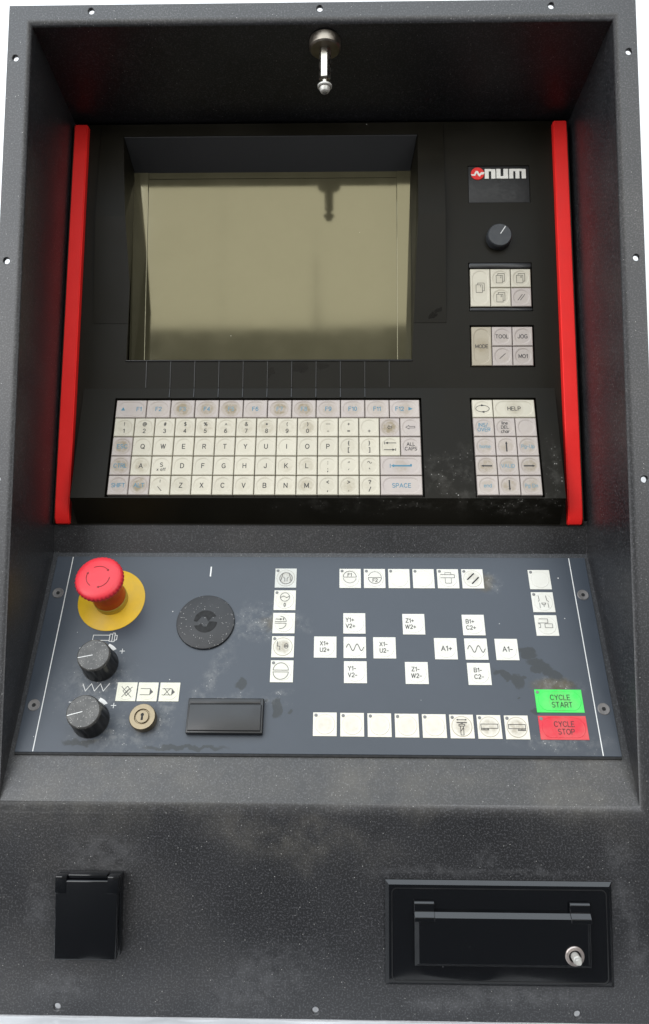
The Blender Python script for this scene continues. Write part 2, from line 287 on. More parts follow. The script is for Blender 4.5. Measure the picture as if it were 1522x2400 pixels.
# line alphabet in the manner of the grotesque lettering on the keys: (advance width, strokes), cap height 1
GL = {
 'A': (.74, [[(0, 0), (.37, 1), (.74, 0)], [(.13, .34), (.61, .34)]]),
 'B': (.62, [[(0, 0), (0, 1), (.34, 1)] + _e(.34, .76, .24, .24, 90, -90) + [(0, .52), (.36, .52)] + _e(.36, .26, .26, .26, 90, -90) + [(0, 0)]]),
 'C': (.70, [_e(.37, .5, .37, .5, 40, 320, 18)]),
 'D': (.68, [[(0, 0), (0, 1), (.28, 1)] + _e(.28, .5, .40, .5, 90, -90, 14) + [(0, 0)]]),
 'E': (.56, [[(.56, 1), (0, 1), (0, 0), (.56, 0)], [(0, .52), (.5, .52)]]),
 'F': (.54, [[(.54, 1), (0, 1), (0, 0)], [(0, .52), (.46, .52)]]),
 'G': (.72, [_e(.37, .5, .37, .5, 45, 315, 18) + [(.70, .12), (.70, .46), (.42, .46)]]),
 'H': (.64, [[(0, 0), (0, 1)], [(.64, 0), (.64, 1)], [(0, .52), (.64, .52)]]),
 'I': (.04, [[(.02, 0), (.02, 1)]]),
 'J': (.46, [[(.46, 1), (.46, .28)] + _e(.23, .26, .23, .26, 0, -180, 10)]),
 'K': (.64, [[(0, 0), (0, 1)], [(.62, 1), (0, .36)], [(.22, .58), (.64, 0)]]),
 'L': (.52, [[(0, 1), (0, 0), (.52, 0)]]),
 'M': (.78, [[(0, 0), (0, 1), (.39, .12), (.78, 1), (.78, 0)]]),
 'N': (.66, [[(0, 0), (0, 1), (.66, 0), (.66, 1)]]),
 'O': (.78, [_e(.39, .5, .39, .5, 0, 360, 24)]),
 'P': (.58, [[(0, 0), (0, 1), (.32, 1)] + _e(.32, .73, .27, .27, 90, -90) + [(0, .46)]]),
 'Q': (.78, [_e(.39, .5, .39, .5, 0, 360, 24), [(.46, .24), (.78, -.06)]]),
 'R': (.62, [[(0, 0), (0, 1), (.34, 1)] + _e(.34, .74, .26, .26, 90, -90) + [(0, .48)], [(.34, .48), (.62, 0)]]),
 'S': (.60, [_e(.30, .755, .27, .245, 35, 270, 12) + _e(.30, .255, .29, .255, 90, -145, 12)]),
 'T': (.62, [[(0, 1), (.62, 1)], [(.31, 1), (.31, 0)]]),
 'U': (.64, [[(0, 1), (0, .32)] + _e(.32, .32, .32, .32, 180, 360, 12) + [(.64, 1)]]),
 'V': (.66, [[(0, 1), (.33, 0), (.66, 1)]]),
 'W': (.98, [[(0, 1), (.25, 0), (.49, 1), (.73, 0), (.98, 1)]]),
 'X': (.64, [[(0, 0), (.62, 1)], [(.02, 1), (.64, 0)]]),
 'Y': (.64, [[(0, 1), (.32, .46), (.64, 1)], [(.32, .46), (.32, 0)]]),
 'Z': (.60, [[(.02, 1), (.60, 1), (0, 0), (.60, 0)]]),
 '0': (.54, [_e(.27, .5, .27, .5, 0, 360, 22)]), '1': (.30, [[(.02, .76), (.26, 1), (.26, 0)]]),
 '2': (.54, [_e(.27, .73, .26, .27, 165, -35, 12) + [(0, 0), (.55, 0)]]),
 '3': (.54, [_e(.26, .76, .24, .24, 160, -90, 12) + _e(.26, .26, .27, .26, 90, -160, 12)]),
 '4': (.58, [[(.44, 0), (.44, 1), (0, .3), (.58, .3)]]),
 '5': (.54, [[(.50, 1), (.1, 1), (.05, .52)] + _e(.26, .32, .28, .32, 125, -150, 14)]),
 '6': (.54, [_e(.27, .31, .27, .31, 0, 360, 18), [(.02, .38)] + _e(.34, .5, .34, .5, 180, 60, 10)]),
 '7': (.54, [[(0, 1), (.54, 1), (.18, 0)]]),
 '8': (.54, [_e(.27, .76, .23, .24, 0, 360, 18), _e(.27, .26, .27, .26, 0, 360, 18)]),
 '9': (.54, [_e(.27, .69, .27, .31, 0, 360, 18), [(.52, .62)] + _e(.20, .5, .34, .5, 0, -120, 10)]),
 'a': (.5, [_e(.24, .34, .24, .34, 0, 360, 16), [(.5, .7), (.5, 0)]]), 'c': (.46, [_e(.25, .35, .25, .35, 45, 315, 14)]), 'd': (.5, [_e(.25, .35, .25, .35, 0, 360, 16), [(.5, 0), (.5, 1)]]),
 'e': (.5, [[(0, .37), (.5, .37)] + _e(.25, .35, .25, .35, 5, 310, 14)]), 'f': (.3, [[(.12, 0), (.12, .8), (.18, .97), (.32, 1)], [(0, .68), (.3, .68)]]),
 'g': (.5, [_e(.25, .36, .25, .34, 0, 360, 16), [(.5, .7), (.5, -.05)] + _e(.25, -.05, .25, .2, 0, -150, 8)]),
 'h': (.46, [[(0, 0), (0, 1)], [(0, .42)] + _e(.23, .46, .23, .24, 180, 0, 8) + [(.46, 0)]]), 'i': (.04, [[(.02, 0), (.02, .7)], [(.02, .93), (.02, 1)]]), 'l': (.04, [[(.02, 0), (.02, 1)]]),
 'm': (.78, [[(0, 0), (0, .7)], [(0, .46)] + _e(.2, .48, .2, .22, 180, 0, 8) + [(.4, 0)], [(.4, .46)] + _e(.59, .48, .19, .22, 180, 0, 8) + [(.78, 0)]]),
 'n': (.46, [[(0, 0), (0, .7)], [(0, .44)] + _e(.23, .46, .23, .24, 180, 0, 8) + [(.46, 0)]]), 'o': (.5, [_e(.25, .35, .25, .35, 0, 360, 18)]),
 'p': (.5, [_e(.26, .35, .25, .35, 0, 360, 16), [(0, .7), (0, -.25)]]), 'r': (.3, [[(0, 0), (0, .7)], [(0, .42), (.1, .62), (.3, .68)]]), 'x': (.44, [[(0, 0), (.44, .7)], [(0, .7), (.44, 0)]]),
 ' ': (.28, []), '/': (.40, [[(0, -.05), (.40, 1.05)]]), '-': (.40, [[(0, .42), (.40, .42)]]), '+': (.56, [[(0, .45), (.56, .45)], [(.28, .17), (.28, .73)]]), '=': (.56, [[(0, .56), (.56, .56)], [(0, .32), (.56, .32)]]),
 '!': (.06, [[(.03, .3), (.03, 1)], [(.03, 0), (.03, .06)]]), '#': (.6, [[(.14, 0), (.26, 1)], [(.38, 0), (.5, 1)], [(0, .34), (.58, .34)], [(.04, .66), (.62, .66)]]),
 '$': (.56, [_e(.28, .73, .26, .2, 35, 270, 12) + _e(.28, .29, .27, .24, 90, -145, 12), [(.28, -.12), (.28, 1.1)]]), '%': (.86, [[(.16, 0), (.68, 1)], _e(.17, .74, .17, .22, 0, 360, 14), _e(.68, .24, .17, .22, 0, 360, 14)]),
 '^': (.52, [[(0, .45), (.26, 1), (.52, .45)]]), '*': (.44, [[(.22, .5), (.22, 1)], [(.01, .63), (.43, .87)], [(.43, .63), (.01, .87)]]), '(': (.2, [_e(.36, .45, .34, .62, 125, 235, 10)]), ')': (.2, [_e(-.16, .45, .34, .62, 55, -55, 10)]),
 '@': (.98, [_e(.48, .45, .22, .24, 0, 360, 16), [(.72, .68), (.68, .26), (.8, .22)] + _e(.49, .45, .49, .55, -20, 300, 22)]),
 '&': (.70, [[(.70, 0), (.16, .7)] + _e(.32, .82, .17, .18, 200, -30, 10) + [(.12, .44)] + _e(.26, .24, .25, .24, 130, 330, 10) + [(.64, .46)]]),
 '{': (.26, [[(.26, 1.1), (.14, 1.02), (.14, .58), (0, .48), (.14, .38), (.14, -.06), (.26, -.14)]]), '}': (.26, [[(0, 1.1), (.12, 1.02), (.12, .58), (.26, .48), (.12, .38), (.12, -.06), (0, -.14)]]),
 '[': (.2, [[(.2, 1.1), (0, 1.1), (0, -.14), (.2, -.14)]]), ']': (.2, [[(0, 1.1), (.2, 1.1), (.2, -.14), (0, -.14)]]),
 ':': (.08, [[(.04, .02), (.04, .1)], [(.04, .6), (.04, .68)]]), ';': (.08, [[(.06, .1), (.0, -.16)], [(.04, .6), (.04, .68)]]), ',': (.08, [[(.06, .1), (0, -.16)]]), '.': (.08, [[(.04, .02), (.04, .1)]]),
 '<': (.52, [[(.52, .82), (0, .48), (.52, .14)]]), '>': (.52, [[(0, .82), (.52, .48), (0, .14)]]), '?': (.48, [_e(.24, .74, .23, .26, 170, -50, 12) + [(.24, .42), (.24, .26)], [(.24, 0), (.24, .07)]]),
}
def text(bm, s, x, y, cap, z=0, sx=1, weight=.165):
    """letters with cap height cap, centred on x, their middle height on y"""
    gap = .24; W = sum(GL[c][0] for c in s) + gap * (len(s) - 1); p = -W / 2
    for c in s:
        strokes(bm, [[(x + (p + a) * cap * sx, y + (b - .5) * cap) for a, b in st] for st in GL[c][1]], cap * weight, z)
        p += GL[c][0] + gap
def legend(parent, z, mat, draw, name='legend'):
    bm = bmesh.new(); draw(bm); bmesh.ops.recalc_face_normals(bm, faces=bm.faces)
    for f in bm.faces:
        if f.normal.z < 0: f.normal_flip()
    o = finish(bm, name, mat, parent); o.location.z = z * MM; return o
def boolean(o, cutters, bevel=0):
    """cut or join helper shapes and return the evaluated mesh; the helpers are removed"""
    for c, op in cutters:
        k = o.modifiers.new('b', 'BOOLEAN'); k.object = c; k.operation = op; k.solver = 'EXACT'
    if bevel:
        k = o.modifiers.new('v', 'BEVEL'); k.width = bevel * MM; k.segments = 2; k.limit_method = 'ANGLE'; k.angle_limit = math.radians(25)
    bpy.context.view_layer.update()
    me = bpy.data.meshes.new_from_object(o.evaluated_get(bpy.context.evaluated_depsgraph_get()))
    for c, _ in cutters:
        d = c.data; bpy.data.objects.remove(c); bpy.data.meshes.remove(d)
    o.modifiers.clear(); old = o.data; o.data = me; me.name = o.name; bpy.data.meshes.remove(old)
    return o

# ------------------------------------------------------------------ setting: white wall, floor
bm = bmesh.new(); box(bm, -4000, 4000, -4000, 700, -12, -2)
tag(finish(bm, 'floor', 'floor'), kind='structure')
bm = bmesh.new(); box(bm, -4000, 4000, 700, 760, -2, 3000)
tag(finish(bm, 'wall', 'wall'), kind='structure')
bm = bmesh.new()
nx, ny = 120, 44; g = {}
rnd = random.Random(3); fold = [(rnd.uniform(-.9, .9), rnd.uniform(20, 90), rnd.uniform(0, 6.3), rnd.uniform(.3, 1)) for _ in range(9)]
for i in range(nx + 1):
    for j in range(ny + 1):
        x = -420 + 840 * i / nx; y = -62 + 720 * j / ny + 6 * math.sin(i * .5)
        h = sum(a * abs(math.sin((x * math.cos(t) + y * math.sin(t)) / p)) for t, p, _, a in fold) * 1.4
        g[i, j] = bm.verts.new((x, y, -1.9 + (h * min(1, max(0, (-4 - y) / 12)) if y < 0 else 0)))
for i in range(nx):
    for j in range(ny): bm.faces.new((g[i, j], g[i + 1, j], g[i + 1, j + 1], g[i, j + 1]))
o = finish(bm, 'plastic_sheet', 'filmsheet', None, 60)
tag(o, 'crumpled white plastic sheet under the foot of the console', 'sheet')

# ------------------------------------------------------------------ console housing
house = empty('console_housing'); house.rotation_euler = (math.radians(90), 0, 0)
tag(house, 'black textured metal console housing with drilled flange and sloping shelf', 'housing')
bm = bmesh.new()
def P(x, y, z): return bm.verts.new((x, y, z))
O = [P(-265.8, 0, 0), P(265.8, 0, 0), P(265.8, 816.5, 0), P(-265.8, 816.5, 0)]
I = [P(-246.6, 152, 0), P(247.2, 152, 0), P(247.2, 800, 0), P(-246.6, 800, 0)]
def XL(z): return -246.6 + .011 * z
def XR(z): return 247.2 + .032 * z
prof = [(353, -100.6), (383, -98), (383, -172), (783, -172), (783, -115)]      # shelf top, upright strip, floor and roof of the space behind the panel
KL = [P(XL(z), y, z) for y, z in prof]; KR = [P(XR(z), y, z) for y, z in prof]
for q in range(4): bm.faces.new((O[q], O[(q + 1) % 4], I[(q + 1) % 4], I[q]))
bm.faces.new((I[0], I[1], KR[0], KL[0])); bm.faces.new((I[2], I[3], KL[4], KR[4]))
for q in range(4): bm.faces.new((KL[q], KR[q], KR[q + 1], KL[q + 1]))
bm.faces.new([I[3], I[0]] + KL); bm.faces.new([I[1], I[2]] + KR[::-1])
bmesh.ops.recalc_face_normals(bm, faces=bm.faces)
bm.edges.ensure_lookup_table()
rim = [e for e in bm.edges if e.verts[0] in I and e.verts[1] in I]
bmesh.ops.bevel(bm, geom=rim, offset=4.2, segments=6, affect='EDGES', profile=.5)
if sum(f.normal.z * f.calc_area() for f in bm.faces) < 0: bmesh.ops.reverse_faces(bm, faces=bm.faces)
shell = finish(bm, 'shell', 'housing', house)
k = shell.modifiers.new('s', 'SOLIDIFY'); k.thickness = 3 * MM; k.offset = -1
cuts = []
for x, y in [(-258.8, 769.1), (-258.8, 590.4), (-258.8, 408.1), (258.8, 769.1), (258.8, 590.4), (258.8, 408.1), (-195.3, 811), (0, 811), (195.3, 811), (-195.3, 6), (0, 6), (195.3, 6), (-258.8, 228), (258.8, 228)]:
    bm = bmesh.new(); lathe(bm, [(2.5, -20), (2.5, -.8), (3.3, .01), (3.3, 20)], 20); c = finish(bm, 'cutter', 'pit', house); c.location = (x * MM, y * MM, 0); cuts.append((c, 'DIFFERENCE'))
boolean(shell, cuts)
me = shell.data; me.materials.clear(); me.materials.append(M['housing'])
for f in me.polygons:
    n = f.normal; two = sum(abs(c) > .06 for c in n) >= 2
    f.use_smooth = two and f.area < .006

# socket box with spring flap
sock = empty('socket_cover', house, (-171, 75.8, 0)); sock['label'] = 'glossy black flap cover of a socket on the lower panel'
boxobj('socket_body', 'gloss', sock, -24.4, 24.4, -29.6, 30.2, 0, 7, bev=1.2)
boxobj('lid', 'gloss', sock, -23.6, 23.2, -29.8, 27.5, 7.2, 14, bev=1.3, seg=3)
boxobj('hinge_bar', 'gloss', sock, -15, 14.6, 28, 31.2, 4, 12.4, bev=.9)
for x in (-24, 15.2): boxobj('hinge', 'gloss', sock, x, x + 8.8, 17.8, 30.6, 7.5, 14.5, bev=1)

# hinged hatch
ha = empty('hatch', house, (137.4, 64.2, 0)); ha['label'] = 'glossy black hinged service hatch with a metal stud'
bm = bmesh.new(); box(bm, -85, 85, -37.6, 37.8, 0, 4.4); 
es = [e for e in bm.edges if all(v.co.z > 4 for v in e.verts)]; bmesh.ops.bevel(bm, geom=es, offset=2.6, segments=1, affect='EDGES')
finish(bm, 'hatch_frame', 'gloss', ha)
def rrect(x0, x1, y0, y1, r, n=6):
    p = []
    for cx, cy, a in ((x1 - r, y1 - r, 0), (x0 + r, y1 - r, 90), (x0 + r, y0 + r, 180), (x1 - r, y0 + r, 270)):
        p += arc(cx, cy, r, a, a + 90, n)
    return p
bm = bmesh.new(); pa = rrect(-80.5, 80.5, -34, 33, 4); pb = rrect(-79.7, 79.7, -33.2, 32.2, 3.4)
for z0, z1 in ((4.3, 4.75),):
    A = [bm.verts.new((x, y, z1)) for x, y in pa]; Bv = [bm.verts.new((x, y, z1)) for x, y in pb]; A0 = [bm.verts.new((x, y, z0)) for x, y in pa]; B0 = [bm.verts.new((x, y, z0)) for x, y in pb]
    n = len(A)
    for q in range(n):
        r = (q + 1) % n; bm.faces.new((A[q], A[r], Bv[r], Bv[q])); bm.faces.new((A0[q], A0[r], A[r], A[q])); bm.faces.new((Bv[q], Bv[r], B0[r], B0[q]))
bmesh.ops.remove_doubles(bm, verts=bm.verts, dist=.001); bmesh.ops.recalc_face_normals(bm, faces=bm.faces)
finish(bm, 'raised_border', 'satin', ha)
bm = bmesh.new(); box(bm, -63.5, 67, -21.5, 16.9, 4.2, 10.6)
es = [e for e in bm.edges if all(v.co.z > 9 for v in e.verts)]; bmesh.ops.bevel(bm, geom=es, offset=3.1, segments=1, affect='EDGES')
finish(bm, 'hatch_door', 'gloss', ha)
for x in (-63.8, 52):
    bm = bmesh.new(); prism(bm, [(11, 4.5), (11, 11.2), (14.0, 11.2), (17.4, 7.9), (22.6, 7.9), (24.2, 6.6), (24.2, 4.5)], 0, 15.2)
    for v in bm.verts: v.co = Vector((x + v.co.z, v.co.x, v.co.y))
    bmesh.ops.recalc_face_normals(bm, faces=bm.faces)
    bmesh.ops.bevel(bm, geom=list(bm.edges), offset=.35, segments=1, affect='EDGES')
    finish(bm, 'hinge', 'gloss', ha)
st = at(latheobj('stud_washer', 'pink_metal', ha, [(7, 9.4), (7, 11.2), (6.4, 11.9), (4.6, 11.9), (4.2, 10.6), (.1, 10.6)], 40), 53.8, -11.8)
at(latheobj('stud', 'zinc', ha, [(3.1, 10), (3.1, 17.5), (2.7, 18.0), (2.6, 20), (2.0, 20.8), (.1, 20.8)], 20, lambda i, k: 1 if i < 2 else 1 - .10 * (k % 5 == 0)), 53.8, -11.8)

# ------------------------------------------------------------------ hanging standoff under the roof of the niche
pin = empty('standoff_pin'); pin.matrix_world = WORLD @ Matrix.Translation(Vector((4.0, 797.2, -20.5)) * MM)
tag(pin, 'steel hexagonal pin with round magnet foot hanging inside the niche roof', 'pin')
def turn(o): o.rotation_euler = (math.radians(90), 0, 0); return o        # lathe axis points down
turn(latheobj('magnet_foot', 'dull_steel', pin, [(13.2, -.5), (13.6, .6), (13.6, 8), (12.4, 9.2), (4, 9.2), (.1, 9.2)], 48))
turn(latheobj('hexagon_shaft', 'steel', pin, [(5.2, 9), (5.2, 35.6), (4.6, 36.4), (.1, 36.4)], 6, smooth=20)).data.transform(Matrix.Rotation(math.radians(8), 4, 'Z'))
turn(latheobj('neck', 'steel', pin, [(2.6, 36), (2.6, 42.5), (.1, 42.5)], 20))
turn(latheobj('screw_washer', 'zinc', pin, [(3.0, 41.6), (6.3, 42), (6.3, 43.2), (5.6, 43.8), (.1, 43.8)], 28))
turn(latheobj('screw_head', 'zinc', pin, [(4.6, 43.6), (4.5, 45.8), (3.6, 47.6), (2.0, 48.4), (1.8, 47.2), (.1, 47)], 24))

# ------------------------------------------------------------------ operator panel (screen and keyboard)
TP = math.radians(2.35)
op = empty('operator_panel'); op.matrix_world = WORLD @ Matrix.Translation(Vector((-3.4, 380.2, -89.7)) * MM) @ Matrix.Rotation(-TP, 4, 'X')
tag(op, 'black control unit with grey screen, cream keyboard and two red side bars', 'control unit')
VB = 396.0                                   # y = VB - v, v measured down from the top of the red bars
def Y(v): return VB - v
TW = math.radians(12.2); WV, WH = 267.3, -7.0
WM = Matrix.Translation(Vector((0, Y(WV), WH)) * MM) @ Matrix.Rotation(-TW, 4, 'X')   # keyboard wedge frame: y = -v2
def wedge(v2, h=0): return (Y(WV + v2 * math.cos(TW) - h * math.sin(TW)), WH + v2 * math.sin(TW) + h * math.cos(TW))
ye, ze = wedge(110.8)
def side_prism(prof, x0, x1, name):
    bm = bmesh.new(); a = [bm.verts.new((x0, y, z)) for y, z in prof]; b = [bm.verts.new((x1, y, z)) for y, z in prof]
    n = len(prof); bm.faces.new(a); bm.faces.new(b)
    for q in range(n): bm.faces.new((a[q], a[(q + 1) % n], b[(q + 1) % n], b[q]))
    bmesh.ops.recalc_face_normals(bm, faces=bm.faces)
    return finish(bm, name, 'panel', op)
body = side_prism([(Y(-4), -7), (Y(397), -7), (Y(397), -75), (Y(-4), -75)], -241.2, 241.2, 'panel_body')
wd = side_prism([(Y(WV), -7), (ye, ze), (Y(396.2), -6.8), (Y(396.2), -20), (Y(WV), -20)], -222, 222, 'cutter')
bz = side_prism([(Y(-1.5), -6.2), (Y(97), 1), (Y(203), -6.6), (Y(203), -20), (Y(-1.5), -20)], -216.5, 122, 'cutter')
def loft(a, b, name):
    bm = bmesh.new(); va = [bm.verts.new(p) for p in a]; vb = [bm.verts.new(p) for p in b]; n = len(a)
    bm.faces.new(va); bm.faces.new(vb)
    for q in range(n): bm.faces.new((va[q], va[(q + 1) % n], vb[(q + 1) % n], vb[q]))
    bmesh.ops.recalc_face_normals(bm, faces=bm.faces); return finish(bm, name, 'panel', op)
F4 = [(-194, 10.5), (96.7, 10.5), (89, 239), (-182.7, 239)]; B4 = [(-191, 29), (92.5, 29), (92.5, 249), (-191, 249)]
def lerp(h):
    t = (-7 - h) / 30.
    return [(a[0] + (b[0] - a[0]) * t, Y(a[1] + (b[1] - a[1]) * t), h) for a, b in zip(F4, B4)]
opening = loft(lerp(14), lerp(-40), 'cutter')
b2 = [(a[0], a[1]) for a in lerp(-40)]
deep = loft([(x * 1.0 + (-1 if x < 0 else 1), y + (2 if q < 2 else -6), -39.5) for q, (x, y) in enumerate(b2)], [(x + (-1 if x < 0 else 1), y + (2 if q < 2 else -6), -66) for q, (x, y) in enumerate(b2)], 'cutter')
def well(u0, u1, v0, v1, depth, wedged):
    bm = bmesh.new(); box(bm, u0, u1, -v1, -v0, -depth, 30); o = finish(bm, 'cutter', 'panel', op)
    o.matrix_local = WM if wedged else Matrix.Translation(Vector((0, Y(0), -7)) * MM); return o
boolean(body, [(wd, 'UNION'), (bz, 'UNION'), (opening, 'DIFFERENCE'), (deep, 'DIFFERENCE'), (well(-191, 97, 10.2, 110, 8, 1), 'DIFFERENCE'), (well(142.2, 203.6, 10.2, 110, 8, 1), 'DIFFERENCE'),
               (well(144, 204.6, 143, 191.8, 7, 0), 'DIFFERENCE'), (well(144, 204.8, 205.6, 247, 7, 0), 'DIFFERENCE'), (well(145.6, 205.6, 42.8, 81.4, 1.4, 0), 'DIFFERENCE')], bevel=.45)
body.data.materials.clear(); body.data.materials.append(M['panel'])

# red side bars
for s in (-1, 1):
    bm = bmesh.new()
    prof = [(Y(0), -6.95), (Y(0), -.8), (Y(.8), 0), (Y(380), 0), (Y(392), -.6), (Y(396.5), -3.2), (Y(397), -6.95)]
    a = [bm.verts.new((228.4 * s, y, z)) for y, z in prof]; b = [bm.verts.new((241.5 * s, y, z)) for y, z in prof]; n = len(prof)
    bm.faces.new(a); bm.faces.new(b)
    for q in range(n): bm.faces.new((a[q], a[(q + 1) % n], b[(q + 1) % n], b[q]))
    bmesh.ops.recalc_face_normals(bm, faces=bm.faces)
    bmesh.ops.bevel(bm, geom=[e for e in bm.edges if abs(e.verts[0].co.x - e.verts[1].co.x) < .01 and max(e.verts[0].co.z, e.verts[1].co.z) > -4], offset=.9, segments=3, affect='EDGES')
    boxobj('bar_bounce_blocker', 'panel', op, min(s * 241.6, s * 242.5), max(s * 241.6, s * 242.5), Y(397), Y(0), -20, -.7, bev=0)  # black strip added to keep the bar's red bounce off the housing wall
    o = finish(bm, 'side_bar', 'red', op, 40); o['label'] = 'bright red plastic trim bar along the edge of the unit'

# screen: glass pane upright behind the sloping mouth, with surround strips
scr = empty('screen', op); scr.matrix_local = Matrix.Translation(Vector((-49.4, Y(140), -44)) * MM) @ Matrix.Rotation(math.radians(3.3), 4, 'X')
boxobj('glass_pane', 'glass', scr, -141, 141, -108, 112, -3, 0, bev=0)
for x0, x1 in ((-142.5, -126.6), (127.6, 142.5)): boxobj('surround_strip', 'glass', scr, x0, x1, -102.5, 113.5, 0.05, 1.3, bev=.5, smooth=None)
boxobj('surround_strip', 'glass', scr, -126.5, 127.5, 104.2, 113.5, .05, 1.0, bev=.5, smooth=None)
boxobj('surround_strip', 'glass', scr, -142.5, 142.5, -112, -103, .05, 1.0, bev=.5, smooth=None)

# grey hood above the glass and the thin sill below it
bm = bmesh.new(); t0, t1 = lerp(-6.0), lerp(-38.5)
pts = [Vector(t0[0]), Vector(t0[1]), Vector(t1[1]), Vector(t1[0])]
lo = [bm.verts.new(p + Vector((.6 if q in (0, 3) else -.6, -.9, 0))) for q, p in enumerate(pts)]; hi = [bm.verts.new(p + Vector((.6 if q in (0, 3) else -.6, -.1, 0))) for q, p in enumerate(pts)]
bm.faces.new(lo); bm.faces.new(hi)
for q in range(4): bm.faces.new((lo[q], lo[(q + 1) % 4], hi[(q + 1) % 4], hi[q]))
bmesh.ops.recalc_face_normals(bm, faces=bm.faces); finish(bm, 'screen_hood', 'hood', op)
boxobj('screen_sill', 'satin', op, -183.4, 89.8, Y(240.9), Y(239.3), -8, -5.9, bev=.6, seg=1, smooth=None)
# divider ribs between screen and function keys
for q in range(11):
    u = -163.1 + 23.05 * q; last = q in (0, 10)
    bm = bmesh.new(); box(bm, u - .45, u + .45, Y(266.5), Y(240.5), -7.2, -6.35, bev=.15, seg=1)
    if not last:
        box(bm, u - .45, u + .45, -9.6, 0, -.2, .65, bev=.15, seg=1)
        for v in list(bm.verts)[-24:]:
            v.co = Vector((v.co.x, wedge(-v.co.y, v.co.z)[0], wedge(-v.co.y, v.co.z)[1]))
    finish(bm, 'divider_rib', 'satin', op)

# maker's plate
lp = empty('logo_plate', op, (175.6, Y(62.1), -8.4))
boxobj('plate', 'logo_plate', lp, -29.5, 29.5, -18.9, 18.9, -.5, .9, bev=.3)
at(latheobj('emblem_disc', 'logo_red', lp, [(6.5, .8), (6.5, 1.5), (6.2, 1.8), (.1, 1.8)], 40), -20.6, 11)
def zig(bm):
    fill(bm, [(-6.6, -.9), (-3.6, -.9), (-1.9, 2.6), (.2, 2.6), (1.9, -.6), (3.3, 1.3), (6.6, 1.3), (6.6, .2), (5.0, -1.3), (3.4, -1.3), (1.9, -3.4), (.3, -1.9), (-.9, .6), (-2.4, -2.4), (-5.6, -2.4)][::-1])
o = legend(lp, 1.95, 'logo_white', zig, 'emblem_zigzag'); o.location.x = -20.6 * MM; o.location.y = 11 * MM
def letter(name, x, rects):
    bm = bmesh.new()
    for x0, x1, y0, y1 in rects: box(bm, x + x0, x + x1, y0, y1, .8, 1.7, bev=.12, seg=1)
    finish(bm, 'logo_letter', 'logo_white', lp)
letter('n', -13.6, [(0, 3.9, 5.6, 15.8), (3.9, 6.3, 13.3, 15.8), (6.3, 10.4, 5.6, 15.6)])
letter('u', -2.3, [(0, 4.1, 5.8, 15.8), (4.1, 6.9, 5.6, 8.2), (6.9, 11.4, 5.6, 15.8)])
letter('m', 10.2, [(0, 3.9, 5.6, 15.8), (3.9, 6.1, 13.3, 15.8), (6.1, 9.9, 5.6, 15.8), (9.9, 12.1, 13.3, 15.8), (12.1, 16.1, 5.6, 15.6)])

# brightness knob
kn = empty('brightness_knob', op, (173.4, Y(118.5), -7)); kn['label'] = 'small round slate grey knob with a pointer line'
latheobj('knob_body', 'panel_knob', kn, [(12, 0), (12, 2.4), (11.7, 6), (11.4, 7.4), (10.6, 8.2), (.1, 8.2)], 48)
o = boxobj('pointer', 'white_ink', kn, -.35, .35, 1, 10, 8.1, 8.4, bev=0); o.rotation_euler.z = math.radians(-33)

# ---- key caps
KM = {}
def keycap(wk, hk, deep=.42, height=7.5, film=False):
    key = (round(wk, 2), round(hk, 2), film)
    if key in KM: return KM[key]
    bm = bmesh.new(); swap = hk > wk; W, H = (hk, wk) if swap else (wk, hk)
    a = (W - H) / 2; R = H / 2 * (.84 if not film else .86); N = 8
    def ring(f, z):
        out = []
        for q in range(4):
            sx = 1 if q in (0, 3) else -1
            for i in range(N + 1):
                t = math.radians(90 * q + 90 * i / N); x, y = f(t); x += sx * a
                out.append(bm.verts.new((y if swap else x, x if swap else y, z)))
        return out
    def sq(t, r):
        c, s_ = math.cos(t), math.sin(t); k = r / max(abs(c), abs(s_)); return c * k, s_ * k
    if film: rs = [ring(lambda t: sq(t, H / 2), -.3), ring(lambda t: sq(t, H / 2), .16), ring(lambda t: sq(t, H / 2 - .12), .2), ring(lambda t: (R * math.cos(t), R * math.sin(t)), .2), ring(lambda t: ((R - .35) * math.cos(t), (R - .35) * math.sin(t)), .42), ring(lambda t: ((R - 1.1) * math.cos(t), (R - 1.1) * math.sin(t)), .30)]
    else: rs = [ring(lambda t: sq(t, H / 2), -height), ring(lambda t: sq(t, H / 2), -.55), ring(lambda t: sq(t, H / 2 - .55), 0), ring(lambda t: (R * math.cos(t), R * math.sin(t)), 0), ring(lambda t: ((R - 1.1) * math.cos(t), (R - 1.1) * math.sin(t)), -deep)]
    n = len(rs[0])
    for p, q in zip(rs, rs[1:]):
        for i in range(n):
            try: bm.faces.new((p[i], p[(i + 1) % n], q[(i + 1) % n], q[i]))
            except ValueError: pass
    bm.faces.new(rs[-1])
    bmesh.ops.remove_doubles(bm, verts=bm.verts, dist=.002); bmesh.ops.dissolve_degenerate(bm, dist=.001, edges=bm.edges)
    bmesh.ops.recalc_face_normals(bm, faces=bm.faces)
    if max(bm.faces, key=lambda f: f.calc_center_median().z).normal.z < 0: bmesh.ops.reverse_faces(bm, faces=bm.faces)
    bmesh.ops.scale(bm, vec=(MM,) * 3, verts=bm.verts)
    me = bpy.data.meshes.new('keycap'); bm.to_mesh(me); bm.free(); me.materials.append(M['film' if film else 'key'])
    KM[key] = me; return me
WHITE, PINK, TAN = (.485, .452, .365), (.385, .338, .312), (.30, .262, .195)
LEGZ = -.36
